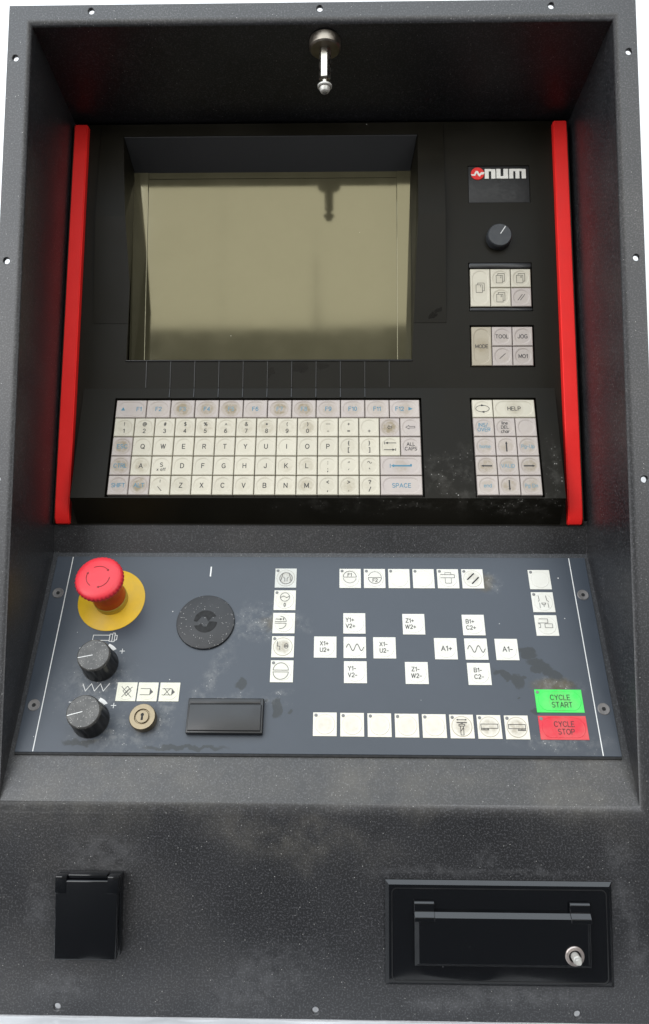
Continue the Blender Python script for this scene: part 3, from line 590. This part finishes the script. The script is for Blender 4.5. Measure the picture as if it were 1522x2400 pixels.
def key(name_txt, u0, u1, v0, v1, wedged, col, dirt, draw=None, ink='ink', h=1.2):
    g = .75 if u1 - u0 < 1e9 else 0
    me = keycap(u1 - u0 - g, v1 - v0 - g)
    o = bpy.data.objects.new('key', me); COL.objects.link(o); o.parent = op
    hz = h + random.uniform(-.12, .12)
    base = WM if wedged else Matrix.Translation(Vector((0, Y(0), -7)) * MM)
    o.matrix_local = base @ Matrix.Translation(Vector(((u0 + u1) / 2, -(v0 + v1) / 2, hz)) * MM) @ Matrix.Rotation(math.radians(random.uniform(-.5, .5)), 4, 'X') @ Matrix.Rotation(math.radians(random.uniform(-.5, .5)), 4, 'Y')
    j = random.uniform(.96, 1.03); o.color = (*[min(.9, c * j) for c in col], min(1.3, dirt * (1.45 if col != WHITE else 1.15)))
    tone = 'cream white' if col == WHITE else 'pinkish grey'
    o['label'] = '%s key marked %s' % (tone, name_txt) if draw else '%s key without marking' % tone
    if draw: legend(o, LEGZ, ink, draw)
    return o
def T1(s, cap=4.3, sx=1, dx=0, dy=0): return lambda bm: text(bm, s, dx, dy, cap, 0, sx)
def T2(a, b, ca=3.2, cb=3.6): 
    def f(bm):
        if a: text(bm, a, 0, 3.6, ca)
        if b: text(bm, b, 0, -3.4, cb)
    return f
def arrow(bm, x0, y0, x1, y1, wd, hw, hl):
    d = Vector((x1 - x0, y1 - y0)); L = d.length; d.normalize(); e = Vector((-d.y, d.x)); t = Vector((x1, y1)); b = t - d * hl
    strokes(bm, [[(x0, y0), tuple(b)]], wd)
    fill(bm, [tuple(t), tuple(b + e * hw), tuple(b - e * hw)], .02)
ROW = [12.5, 31.4, 50.7, 70.1, 89.3, 108.5]
# function row
fx = [-189.2, -160.3] + [-160.3 + 22.72 * i for i in range(1, 11)] + [95.2]
fd = [.12, .25, .75, .65, 1.15, .3, 1.05, .8, .4, .35, .3, .4]
for i in range(12):
    s = 'F%d' % (i + 1)
    def d(bm, s=s, i=i):
        if i == 0: text(bm, s, 7.5, 0, 3.9); fill(bm, [(-9.5, -1.6), (-5.6, -1.6), (-7.5, 1.9)])
        elif i == 11: text(bm, s, -4.6, 0, 3.9); fill(bm, [(3.6, -1.9), (7.6, 0), (3.6, 1.9)])
        else: text(bm, s, 0, 0, 3.9)
    key('blue ' + s, fx[i], fx[i + 1], ROW[0], ROW[1], 1, PINK, fd[i], d, 'ink_blue' if i not in (2, 4, 6, 7) else 'ink_pale')
kx = [-188.9 + 18.945 * i for i in range(16)]
num = [('!', '1', .3), ('@', '2', .3), ('#', '3', .2), ('$', '4', .35), ('%', '5', .45), ('^', '6', .35), ('&', '7', .35), ('*', '8', .45), ('(', '9', .35), (')', '0', .55), ('_', '-', .25), ('+', '=', .15), ('', '+', .05)]
for i, (a, b, dr) in enumerate(num):
    def d(bm, a=a, b=b):
        if a == '_': strokes(bm, [[(-1.9, 3.4), (1.9, 3.4)]], .55)
        elif a == '*': text(bm, a, 0, 2.4, 3.6)
        elif a == '^': text(bm, a, 0, 2.4, 3.4)
        elif a: text(bm, a, 0, 3.4, 3.5)
        text(bm, b, 0, -3.6, 3.8)
    key((a + ' ' + b).strip(), kx[i], kx[i + 1], ROW[1], ROW[2], 1, WHITE, dr, d)
def outl(s, w_):
    def d(bm):
        strokes(bm, [[(-4.2 * s, 0), (-1.2 * s, 1.9), (-1.2 * s, .8), (w_, .8), (w_, -.8), (-1.2 * s, -.8), (-1.2 * s, -1.9), (-4.2 * s, 0)]], .45)
    return d
key('a small outlined left arrow', kx[13], kx[14], ROW[1], ROW[2], 1, PINK, 1.0, outl(.5, 1.9))
key('an outlined left arrow', kx[14], kx[15], ROW[1], ROW[2], 1, PINK, .05, outl(1, 4.2))
for r, row, dirt in ((2, ['ESC', 'Q', 'W', 'E', 'R', 'T', 'Y', 'U', 'I', 'O', 'P', '{[', '}]'], [.7, .1, .08, .08, .12, .1, .1, .08, .06, .08, .1, .2, .2]),
                     (3, ['CTRL', 'A', 'S', 'D', 'F', 'G', 'H', 'J', 'K', 'L', ':;', '",', '~`'], [.75, .55, .05, .1, .1, .1, .1, .1, .25, .35, .12, .12, .15]),
                     (4, ['SHIFT', 'ALT', ':\\', 'Z', 'X', 'C', 'V', 'B', 'N', 'M', '<,', '>.', '?/'], [.3, .85, .2, .3, .15, .15, .2, .2, .2, .5, .2, .45, .2])):
    for i, s in enumerate(row):
        fn = len(s) > 2
        if fn: d = T1(s, 3.7, {'ESC': 1.05, 'CTRL': .98, 'SHIFT': .95, 'ALT': 1.05}[s])
        elif s == 'S':
            def d(bm): text(bm, 'S', 0, 1.0, 3.8); text(bm, 'x off', 0, -3.6, 2.8)
        elif s == '~`':
            def d(bm): strokes(bm, [arc(-.9, 3.4, .9, 180, 0, 6) + arc(.9, 3.4, .9, 180, 360, 6)], .5); strokes(bm, [[(-.4, -2.2), (.3, -3.3)]], .6)
        elif s == '",':
            def d(bm): strokes(bm, [[(-.2, 4.1), (-.6, 2.9)], [(.8, 4.1), (.4, 2.9)], [(.3, -3), (-.3, -4.2)]], .5)
        elif s == ':\\':
            def d(bm): strokes(bm, [[(0, 5.2), (0, 4.6)], [(0, 3.6), (0, 3)]], .7); strokes(bm, [[(-1.8, -1.3), (1.6, -5.2)]], .6)
        elif len(s) == 2:
            def d(bm, s=s): text(bm, s[0], 0, 3.3, 3.5, 0, 1.1, .2); text(bm, s[1], 0, -3.6, 3.8, 0, 1.1, .2)
        else: d = T1(s)
        key(s if len(s) != 2 else s[0] + ' and ' + s[1], kx[i], kx[i + 1], ROW[r], ROW[r + 1], 1, PINK if fn else WHITE, dirt[i], d, 'ink_blue' if fn else 'ink')
def tabd(bm):
    arrow(bm, 5.4, 3.4, -4.6, 3.4, .7, 1.2, 2.6); strokes(bm, [[(-5, 4.6), (-5, 2.2)], [(5, -2.2), (5, -4.6)]], .6); arrow(bm, -5.4, -3.4, 4.6, -3.4, .7, 1.2, 2.6)
key('two tab arrows', kx[13], kx[14], ROW[2], ROW[3], 1, WHITE, .25, tabd)
def caps(bm): text(bm, 'ALL', 0, 2.3, 3.2); text(bm, 'CAPS', 0, -2.3, 3.2)
key('ALL CAPS', kx[14], kx[15], ROW[2], ROW[3], 1, PINK, .1, caps)
def ent(bm): arrow(bm, 9, 0, -9.2, 0, 1.5, 1.6, 3); strokes(bm, [[(-9.8, 1.7), (-9.8, -1.7)]], .7); fill(bm, [(8.2, -.7), (9.8, -.7), (9.8, 1.7), (8.2, 1.7)], .04)
key('a blue return arrow', kx[13], kx[15], ROW[3], ROW[4], 1, PINK, .35, ent, 'ink_blue')
key('SPACE', kx[13], kx[15], ROW[4], ROW[5], 1, PINK, .06, T1('SPACE', 3.8, 1.05), 'ink_blue')
# cursor pad
px = [143.6, 163.0, 182.4, 201.9]
def cyc(bm):
    strokes(bm, [arc(0, 0, 6.2, 20, 80, 10, 3.4), arc(0, 0, 6.2, 100, 260, 20, 3.4), arc(0, 0, 6.2, 280, 380, 14, 3.4)], .5)
    fill(bm, [(-1.2, 2.3), (2.4, 3.4), (-1.2, 4.5)]); fill(bm, [(1.6, -2.3), (1.6, -4.5), (-2, -3.4)])
key('a circling arrow', px[0], px[1], ROW[0], ROW[1], 1, WHITE, .1, cyc)
key('HELP', px[1], px[3], ROW[0], ROW[1], 1, WHITE, .45, T1('HELP', 3.7, 1.05))
def insd(bm): text(bm, 'INS/', -.5, 2.3, 3.4); text(bm, 'OVER', 0, -2.4, 3.4)
key('INS/OVER', px[0], px[1], ROW[1], ROW[2], 1, PINK, .2, insd, 'ink_blue')
def deld(bm): text(bm, 'line', 0, 4.3, 3.0); text(bm, 'DEL', 0, 0, 3.0); text(bm, 'char', 0, -4.2, 3.0)
key('line DEL char', px[1], px[2], ROW[1], ROW[2], 1, PINK, .2, deld)
key('', px[2], px[3], ROW[1], ROW[2], 1, PINK, .1)
def arw(a):
    def d(bm):
        arrow(bm, -4.8 * math.cos(a), -4.8 * math.sin(a), 5 * math.cos(a), 5 * math.sin(a), 1.25, 1.1, 2.4)
    return d
key('home', px[0], px[1], ROW[2], ROW[3], 1, PINK, .35, T1('home', 3.2), 'ink_pale')
key('an up arrow', px[1], px[2], ROW[2], ROW[3], 1, PINK, .4, arw(math.pi / 2))
key('Pg Up', px[2], px[3], ROW[2], ROW[3], 1, PINK, .4, T1('Pg-Up', 3.2), 'ink_pale')
key('a left arrow', px[0], px[1], ROW[3], ROW[4], 1, PINK, .65, arw(math.pi))
key('VALID', px[1], px[2], ROW[3], ROW[4], 1, PINK, .4, T1('VALID', 3.3), 'ink_pale')
key('a right arrow', px[2], px[3], ROW[3], ROW[4], 1, PINK, .6, arw(0))
key('end', px[0], px[1], ROW[4], ROW[5], 1, PINK, .3, T1('end', 3.4), 'ink_pale')
key('a down arrow', px[1], px[2], ROW[4], ROW[5], 1, PINK, .5, arw(-math.pi / 2))
key('Pg Dn', px[2], px[3], ROW[4], ROW[5], 1, PINK, .5, T1('Pg Dn', 3.2), 'ink_pale')
# page pad
qx = [145.2, 164.6, 184.0, 203.4]; qy = [149.4, 168.5, 187.6]
boxobj('pad_lip', 'satin', op, 144.4, 204.4, Y(148.7), Y(143.2), -10, -6.2, bev=1.6); boxobj('pad_lip', 'satin', op, 144.4, 204.4, Y(191.6), Y(188.4), -10, -6.6, bev=1.2)
def page(n):
    def d(bm):
        strokes(bm, [[(-4, 3), (2, 3), (2, -4.6), (-4, -4.6), (-4, 3)], [(-2.4, 3), (-2.4, 4.8), (3.8, 4.8), (3.8, -3), (2, -3)]], .42); text(bm, n, .3, 1.4, 2.0)
    return d
for n, a, b, c_, e in (('1', 0, 1, 0, 2), ('2', 1, 2, 0, 1), ('4', 2, 3, 0, 1), ('3', 1, 2, 1, 2)):
    key('stacked pages ' + n, qx[a], qx[b], qy[c_], qy[e], 0, WHITE, .2, page(n), 'ink', .8)
key('two slashes', qx[2], qx[3], qy[1], qy[2], 0, PINK, .1, lambda bm: strokes(bm, [[(-3.3, -2.8), (1, 2.9)], [(-.9, -2.8), (3.4, 2.9)]], .55), 'ink', .8)
qy = [207.2, 226.6, 246.0]
key('MODE', qx[0], qx[1], qy[0], qy[2], 0, TAN, .5, T1('MODE', 3.3), 'ink', .8)
key('TOOL', qx[1], qx[2], qy[0], qy[1], 0, PINK, .15, T1('TOOL', 3.5), 'ink', .8)
key('JOG', qx[2], qx[3], qy[0], qy[1], 0, PINK, .08, T1('JOG', 3.6), 'ink', .8)
key('one slash', qx[1], qx[2], qy[1], qy[2], 0, PINK, .15, lambda bm: strokes(bm, [[(-2.6, -2.3), (2.6, 2.5)]], .6), 'ink', .8)
key('MO1', qx[2], qx[3], qy[1], qy[2], 0, PINK, .12, T1('MO1', 3.5), 'ink', .8)

# ------------------------------------------------------------------ machine control plate
TQ = math.radians(26.42)
mp = empty('machine_control_plate'); mp.matrix_world = WORLD @ Matrix.Translation(Vector((-1.1, 190.0, -16.8)) * MM) @ Matrix.Rotation(-TQ, 4, 'X')
tag(mp, 'blue grey sloping button plate with emergency stop, knobs and white push buttons', 'control plate')
VP = 177.9
def Q(v): return VP - v
boxobj('plate', 'plate', mp, -241.5, 241.5, 0, VP, -2.2, 0, bev=.3, seg=1, smooth=None)
boxobj('plate_edge_shadow', 'pit', mp, -241.4, 241.4, -1.8, -.05, -2.4, -.25, bev=0)  # black strip added for the edge thickness and the shadow below it
for s in (-1, 1): boxobj('border_line', 'white_ink', mp, s * 226.8 - .38, s * 226.8 + .38, .6, VP - .6, 0, .12, bev=0)
boxobj('index_mark', 'white_ink', mp, -98.9, -97.7, Q(20.3), Q(10.4), 0, .12, bev=0)
for x in (-233.8, 233.8):
    for v in (37.3, 139.7):
        s = empty('screw', mp, (x, Q(v), 0))
        latheobj('screw_head', 'screw', s, [(5.0, .02), (5.0, .25), (4.6, .5), (2.2, .25), (.1, .25)], 32)
        latheobj('hexagon_socket', 'pit', s, [(1.75, .2), (1.75, .42), (.1, .42)], 6)

# white film buttons
def button(label, x, v, draw=None, led=True, wk=19.2, hk=19.2, col=(.62, .61, .555), dirt=.1, ink='ink_grey'):
    me = keycap(wk, hk, film=True); o = bpy.data.objects.new('push_button', me); COL.objects.link(o); o.parent = mp
    at(o, x, Q(v), .3); o.color = (*col, dirt); o['label'] = label
    if draw: legend(o, .48, ink, draw)
    if led: at(latheobj('indicator_light', 'led', o, [(1.35, .1), (1.35, .42), (1.1, .5), (.1, .5)], 18), -wk / 2 + 2.3, hk / 2 - 2.3)
    return o
LW = .45
def ic_clamp(bm):
    strokes(bm, [arc(.2, -.3, 5.6, 0, 360, 36), [(-4.6, -3.2), (-2.6, 4.6)], [(4.8, -3.2), (3, 4.6)], [(-.8, -3.4), (-.8, -.6), (-2, .9)], [(1.2, -3.4), (1.2, -.6), (2.4, .9)]], LW)
def ic_zero(bm): strokes(bm, [arc(0, 3, 4.1, 0, 360, 30), [(-3.8, 2.6), (-1.2, 3.9), (1.6, 2.3), (3.6, 3.8)]], LW); text(bm, '0', 0, -4.6, 3.4, 0, .75)
def ic_limit(bm):
    strokes(bm, [arc(-3, 1.2, 5, 0, 90, 12), [(-7.8, 1.2), (2, 1.2)], [(-7.8, -.3), (2, -.3)], arc(-3, -.3, 5, 0, -100, 14)], LW); arrow(bm, -7, 3.6, -1.4, 3.6, .6, 1, 2); strokes(bm, [[(-.4, 4.4), (-.4, 2.8)]], .8)
def ic_step(bm):
    strokes(bm, [[(-4.8, 4.6), (-4.8, .4), (-2.6, .4), (-2.6, -2.8)], arc(2.9, 1.0, 1.6, 0, 180, 10), [(1.3, 1.0), (4.5, 1.0)], [(1.3, .2), (4.5, .2)], arc(2.9, .2, 1.6, 180, 360, 10)], .5)
def ic_split(bm):
    strokes(bm, [arc(-.9, .9, 6.4, 0, 180, 24), [(-7.3, .9), (5.5, .9)], [(-7.3, -.7), (5.5, -.7)], arc(-.9, -.7, 6.4, 180, 360, 24)], LW)
for i, (d, t, dr, led) in enumerate(((ic_clamp, 'clamp', .45, 1), (ic_zero, 'wave over zero', .25, 1), (ic_limit, 'limit arrow', .2, 0), (ic_step, 'step line', .7, 1), (ic_split, 'split circle', .12, 1))):
    button('white film button with a %s symbol' % t, -29.9, 21.8 + 21.9 * i, d, led, col=(.50, .51, .48) if i == 0 else (.63, .62, .55), dirt=dr)
def f1(bm): strokes(bm, [arc(-.4, 1.2, 5.9, 0, 180, 24), [(-6.3, 1.2), (5.5, 1.2)]] + dash(arc(-.4, 1.2, 5.9, 190, 350, 12), k=.5), LW); text(bm, 'F1', -.4, 3.5, 3.1)
def f2(bm): strokes(bm, [arc(.2, .8, 5.9, 180, 360, 24), [(-5.7, .8), (6.1, .8)]] + dash(arc(.2, .8, 5.9, 10, 170, 12), k=.5), LW); text(bm, 'F2', .4, -1.8, 3.1)
def ic_cross(bm): strokes(bm, [[(-6.6, 4), (5.8, 4), (5.8, .8), (-6.6, .8)]] + dash([(-2.6, .8), (-2.6, -4.6), (2.8, -4.6), (2.8, .8)], k=.6) + dash([(-2.6, 4), (-2.6, 6), (2.8, 6), (2.8, 4)], k=.6), LW)
def ic_slash(bm): strokes(bm, [[(-4.6, -.8), (1.2, 5)], [(-.6, -4.8), (5.2, 1.2)]], 1.2)
for i, (d, t, dr) in enumerate(((f1, 'marked F1', .12), (f2, 'marked F2', .12), (None, 'left blank', .03), (None, 'left blank', .03), (ic_cross, 'with crossed outlines', .1), (ic_slash, 'with two slashes and brown grime', .4))):
    button('white film button ' + t + (' in the row of six' if d is None else ''), 28.1 + 21.95 * i, 21.9, d, dirt=dr, ink='ink' if i == 5 else 'ink_grey')
def ic_tool(bm): strokes(bm, [[(-3.6, 6), (-3.2, 1.6), (-4.2, .6)], [(2.8, 6), (3.4, 1.6), (4.8, .4)], [(-1.6, -1), (2.2, -1), (1.4, -2.6), (-.8, -2.6), (-1.6, -1)], [(.3, -2.6), (.3, -4.6)]] + dash([(-3.2, -1), (-3.2, -6)], k=.5) + dash([(4, -1), (4.4, -6)], k=.5), LW)
def ic_slots(bm): strokes(bm, [[(-6, 6), (1.4, 6), (1.4, 2.2), (-7, 2.2)]] + dash([(-1.4, 1.4), (5, 1.4), (5, -2.2), (-1.4, -2.2), (-1.4, 1.4)], k=.5) + dash([(-7, 1.4), (-5.4, 1.4), (-5.4, -2.2), (-7, -2.2)], k=.5), LW)
for i, (d, t) in enumerate(((None, 'left blank above the tool symbol button'), (ic_tool, 'with a tool changer symbol'), (ic_slots, 'with dashed slot outlines'))):
    button('white film button ' + t, 197.6, 22.5 + 22.1 * i, d, i < 2, dirt=.06 + .05 * i, ink='ink_grey')
def two(a, b, dx=0): 
    def d(bm): text(bm, a, -.9 + dx, 3.3, 3.5); text(bm, b, -.4 + dx, -2.5, 3.5)
    return d
def sine(bm): strokes(bm, [[(-7.2 + 14.6 * k / 40, 3.0 * math.sin(4 * math.pi * k / 40)) for k in range(41)]], .6)
for lab, x, v, d in (('X1+ U2+', 6.4, 87.6, two('X1+', 'U2+')), ('a wave between X1+ and X1-', 31.7, 87.8, sine), ('X1- U2-', 57.1, 88, two('X1-', 'U2-')), ('Y1+ V2+', 31.5, 65.6, two('Y1+', 'V2+', -3)), ('Y1- V2-', 32, 109.8, two('Y1-', 'V2-', -2)),
                     ('Z1+ W2+', 83, 66.1, two('Z1+', 'W2+', -2.4)), ('Z1- W2-', 83.4, 110.2, two('Z1-', 'W2-')), ('B1+ C2+', 134.7, 66.6, two('B1+', 'C2+', -2)), ('B1- C2-', 135.5, 110.7, two('B1-', 'C2-')),
                     ('A1+', 109.2, 88.5, T1('A1+', 4.2, 1, .6, .2)), ('a wave between A1+ and A1-', 135, 88.7, sine), ('A1-', 160.9, 88.9, T1('A1-', 4.2, 1, .6, .2))):
    button('white film button marked ' + lab, x, v, d, False, dirt=.06, ink='ink_grey')
def ic_bolt(bm):
    arrow(bm, 0, 5.4, 4.4, 5.4, .45, .7, 1.4); arrow(bm, 0, 5.4, -4.2, 5.4, .45, .7, 1.4); strokes(bm, [[(-3.8, 3), (4, 3)]], .7)
    strokes(bm, [[(-2.3, 1.6), (2.3, 1.6), (2.3, .2), (-2.3, .2), (-2.3, 1.6)], [(-1.2, .2), (-1.2, -7), (1.2, -7), (1.2, .2)], [(-1.2, -4), (1.2, -1)], [(-.9, 2.4), (.9, 2.4)]], LW)
def ic_bar(side):
    def d(bm):
        strokes(bm, [[(-6.8, 2.2), (6.8, 2.2), (6.8, -1.2), (-6.8, -1.2), (-6.8, 2.2)]], LW)
        for k in range(6): x = (-6.4 if side < 0 else .9) + k * 1.1; strokes(bm, [[(x, -1.2), (x, -2.6)]], .5)
        x = -6.8 if side < 0 else .6; strokes(bm, [[(x, -2.6), (x + 6.2, -2.6)]], .45)
    return d
for i in range(8):
    d = (None, None, None, None, None, ic_bolt, ic_bar(-1), ic_bar(1))[i]
    t = 'left blank in the bottom row' if d is None else ('with a bolt symbol', 'with a bar hatched at its left', 'with a bar hatched at its right')[i - 5]
    button('white film button ' + t, 6.9 + 22.1 * i, 153.9 + .2 * i, d, dirt=(.26, .22, .2, .22, .2, .7, .6, .7)[i], col=(.65, .62, .54), ink='ink')
def lines(a, b, dx=0):
    def d(bm): text(bm, a, dx, 2.9, 4.1, 0, .95, .125); text(bm, b, dx + .8, -3.2, 4.1, 0, .95, .125)
    return d
button('green film button marked CYCLE START', 198.6, 133.4, lines('CYCLE', 'START', 1), True, 38.4, 19.2, (.025, .58, .075), .35, 'ink')
button('red film button marked CYCLE STOP', 198.7, 155.4, lines('CYCLE', 'STOP', 1), True, 38.4, 19.2, (.56, .012, .03), .14, 'ink')
def ic_a(bm): strokes(bm, [[(-4.4, 4.2), (4.2, -4.6)], [(4.4, 4), (-3.4, -4.4)], [(-3, .6), (.4, 4.6), (3.8, .8), (.2, -3.6), (-3, .6)], [(-1, -1), (1.8, 2.4)]], LW)
def ic_b(bm): strokes(bm, [[(-6, 2.6), (2, 2.6), (2, -2.6), (-6, -2.6)]], LW); fill(bm, [(2, 2.6), (2, -2.6), (4.6, -.2)])
def ic_c(bm): strokes(bm, [[(-6, 2.6), (2, 2.6), (2, -2.6), (-6, -2.6)], [(-4.6, 3), (.6, -3)], [(.6, 3), (-4.6, -3)]], LW); fill(bm, [(2, 2.6), (2, -2.6), (4.6, -.2)])
for x, d, t in ((-158.5, ic_a, 'crossed out diamond'), (-140.8, ic_b, 'arrow block'), (-122.6, ic_c, 'crossed out arrow block')):
    button('small cream film button with a %s symbol' % t, x, 127.9, d, False, 16.6, 16.0, (.62, .61, .51), .12, 'ink_grey')

# printed symbols by the knobs
def prn(name, x, v, draw):
    o = legend(mp, .1, 'white_ink', draw, name); o.location.x = x * MM; o.location.y = Q(v) * MM; return o
prn('spindle_symbol', -184.5, 80, lambda bm: strokes(bm, [[(-10.4, -2.4), (4, -2.4), (4, 2.4), (-10.4, 2.4), (-10.4, -2.4)], [(4, -3.2), (6.4, -3.2), (6.4, 3.4), (4, 3.4), (4, -3.2)], [(6.4, 4.4), (8.4, 4.4), (8.4, -3.6), (6.4, -3.6)], [(8.4, 2.6), (10.4, 2.2), (10.4, -1.8), (8.4, -2.4)]], .5))
def wedge_plus(bm):
    fill(bm, arc(0, 0, 17.3, 68, 40, 8) + [(9.6, 9.6), (4.6, 13)]); strokes(bm, [[(16.4, 9.4), (20.4, 9.4)], [(18.4, 11.4), (18.4, 7.4)]], .6); strokes(bm, [[(-19, 12), (-16.4, 12)]], .6)
prn('range_symbol', -186, 101.5, wedge_plus); prn('range_symbol', -186, 149, wedge_plus)
prn('feed_symbol', -184.8, 124.3, lambda bm: strokes(bm, [[(-11.4, 3), (-8.4, -3.2), (-5, 3.2), (-1.8, -3.2), (1.6, 3.2), (4.8, -3.2), (8, 3.2), (10.6, 1)][:7] + [(5, -3.2)] if 0 else [(-11.4, 3), (-8.4, -3.2), (-4.2, 3.2), (-.8, -3.2), (3.4, 3.2), (6.6, -3.2), (11, 3.4)]], .5))

# emergency stop
es_ = empty('emergency_stop', mp, (-184.4, Q(44), 0)); es_['label'] = 'red mushroom emergency stop button on a yellow disc'
latheobj('yellow_disc', 'yellow', es_, [(29.8, .05), (29.8, .5), (29.5, .7), (.1, .7)], 72)
latheobj('collar', 'collar', es_, [(14.9, .6), (14.9, 7.5), (14.3, 8.4), (.1, 8.4)], 60, lambda i, k: 1 + .012 * (k % 2) if i == 1 else 1)
latheobj('neck', 'neck_red', es_, [(14.2, 8), (14.6, 9), (13.6, 18), (13, 30), (14, 36), (.1, 36)], 48)
cap = latheobj('cap', 'cap_red', es_, [(11, 32), (17.5, 35.5), (19.8, 38), (20.2, 39), (20.2, 42), (19.6, 43.2), (18.4, 44.3), (15, 45.2), (8, 45.7), (.1, 45.8)], 144, lambda i, k: (1 + (.016 if k % 4 < 2 else -.016)) if i in (3, 4) else 1)
def turnarrows(bm):
    for a in (75, 195, 315):
        p = arc(0, 0, 9.8, a + 42, a - 34, 12); strokes(bm, [p], .5); t = math.radians(a - 42); q = math.radians(a - 32)
        fill(bm, [(9.8 * math.cos(t), 9.8 * math.sin(t)), (10.9 * math.cos(q), 10.9 * math.sin(q)), (8.7 * math.cos(q), 8.7 * math.sin(q))])
legend(es_, 45.86, 'cap_line', turnarrows, 'turn_arrows')
# two override knobs
for nm, v, a, lab in (('rotary_knob', 104.2, 102, 'black fluted knob below the spindle symbol'), ('rotary_knob', 151.5, 106, 'black fluted knob below the feed zigzag symbol')):
    kb = empty(nm, mp, (-184.4, Q(v), 0)); kb['label'] = lab
    latheobj('skirt', 'knob_side', kb, [(15.3, .1), (15.3, 2), (14.6, 5), (13.9, 19), (13.5, 20), (.1, 20)], 96, lambda i, k: 1 - (.045 if (k % 8) in (0, 1) and 1 < i < 4 else 0))
    latheobj('dial_top', 'knob', kb, [(13.7, 19.6), (13.8, 20.4), (13.5, 21.6), (12.7, 22.3), (.1, 22.3)], 64)
    o = boxobj('pointer', 'white_ink', kb, -.28, .28, .6, 12.8, 22.2, 22.45, bev=0); o.rotation_euler.z = math.radians(a)
# key switch
ks = empty('key_switch', mp, (-140.6, Q(151), 0)); ks['label'] = 'round worn brass key switch'
latheobj('lock_ring', 'brass', ks, [(10.6, .1), (10.8, 6), (10.8, 7), (10.2, 8), (6.5, 8), (6.2, 6.4), (.1, 6.4)], 64)
latheobj('lock_core', 'brass', ks, [(5.3, 6.2), (5.3, 7.9), (5.0, 8.2), (.1, 8.2)], 40)
def hole(bm): fill(bm, arc(0, 1.5, 1.35, 0, 360, 20)[:-1]); fill(bm, [(-.7, 1), (.7, 1), (.9, -2.9), (-.9, -2.9)], .01)
o = legend(ks, 8.26, 'pit', hole, 'keyhole')
# blind plug with embossed emblem
bp = empty('blind_plug', mp, (-98.2, Q(65.3), 0)); bp['label'] = 'round dusty black plug with an embossed zigzag emblem'
latheobj('plug_disc', 'plug', bp, [(25.2, .05), (25.4, 1.4), (25, 2.2), (24.2, 2.5), (.1, 2.5)], 80)
zg = [(-10.2, -.6), (-7.6, -.6), (-3.8, 5.0), (.3, 5.0), (2.4, .6), (5.6, 5.0), (9.4, 5.0)]
def em(bm):
    top = [(10 * math.cos(t), 10 * math.sin(t)) for t in [math.radians(30 + 120 * k / 20) for k in range(21)]]
    up = [(x, y) for x, y in top] + [(-9.9, .6), (-7.6, .0), (-3.8, 5.0), (.3, 5.0), (2.4, .6), (5.6, 5.0)]
    prism(bm, up, 0, .28)
    lo = [(10 * math.cos(t), 10 * math.sin(t)) for t in [math.radians(205 + 150 * k / 20) for k in range(21)]] + [(6.4, -.4), (3.6, -.4), (1.8, -5.2), (-1.6, -5.2), (-3.6, -2.4), (-5.4, -4.2)]
    prism(bm, lo, 0, .28)
    strokes(bm, [up + up[:1], lo + lo[:1]], .7, .3)
legend(bp, 2.4, 'pit', em, 'emblem')
# black blanking cover
bc = empty('blank_cover', mp, (-74, Q(149), 0)); bc['label'] = 'rectangular black blanking cover with a narrow top strip'
boxobj('cover', 'satin', bc, -31, 31, -14.4, 14.6, .05, 5.4, bev=.9, seg=3)
boxobj('cover_face', 'satin', bc, -29.8, 29.4, -12.6, 9.2, 5.2, 6.6, bev=.8, seg=3)
boxobj('cover_strip', 'satin', bc, -29.6, 28.6, 9.9, 13.8, 5.2, 6.0, bev=.4)
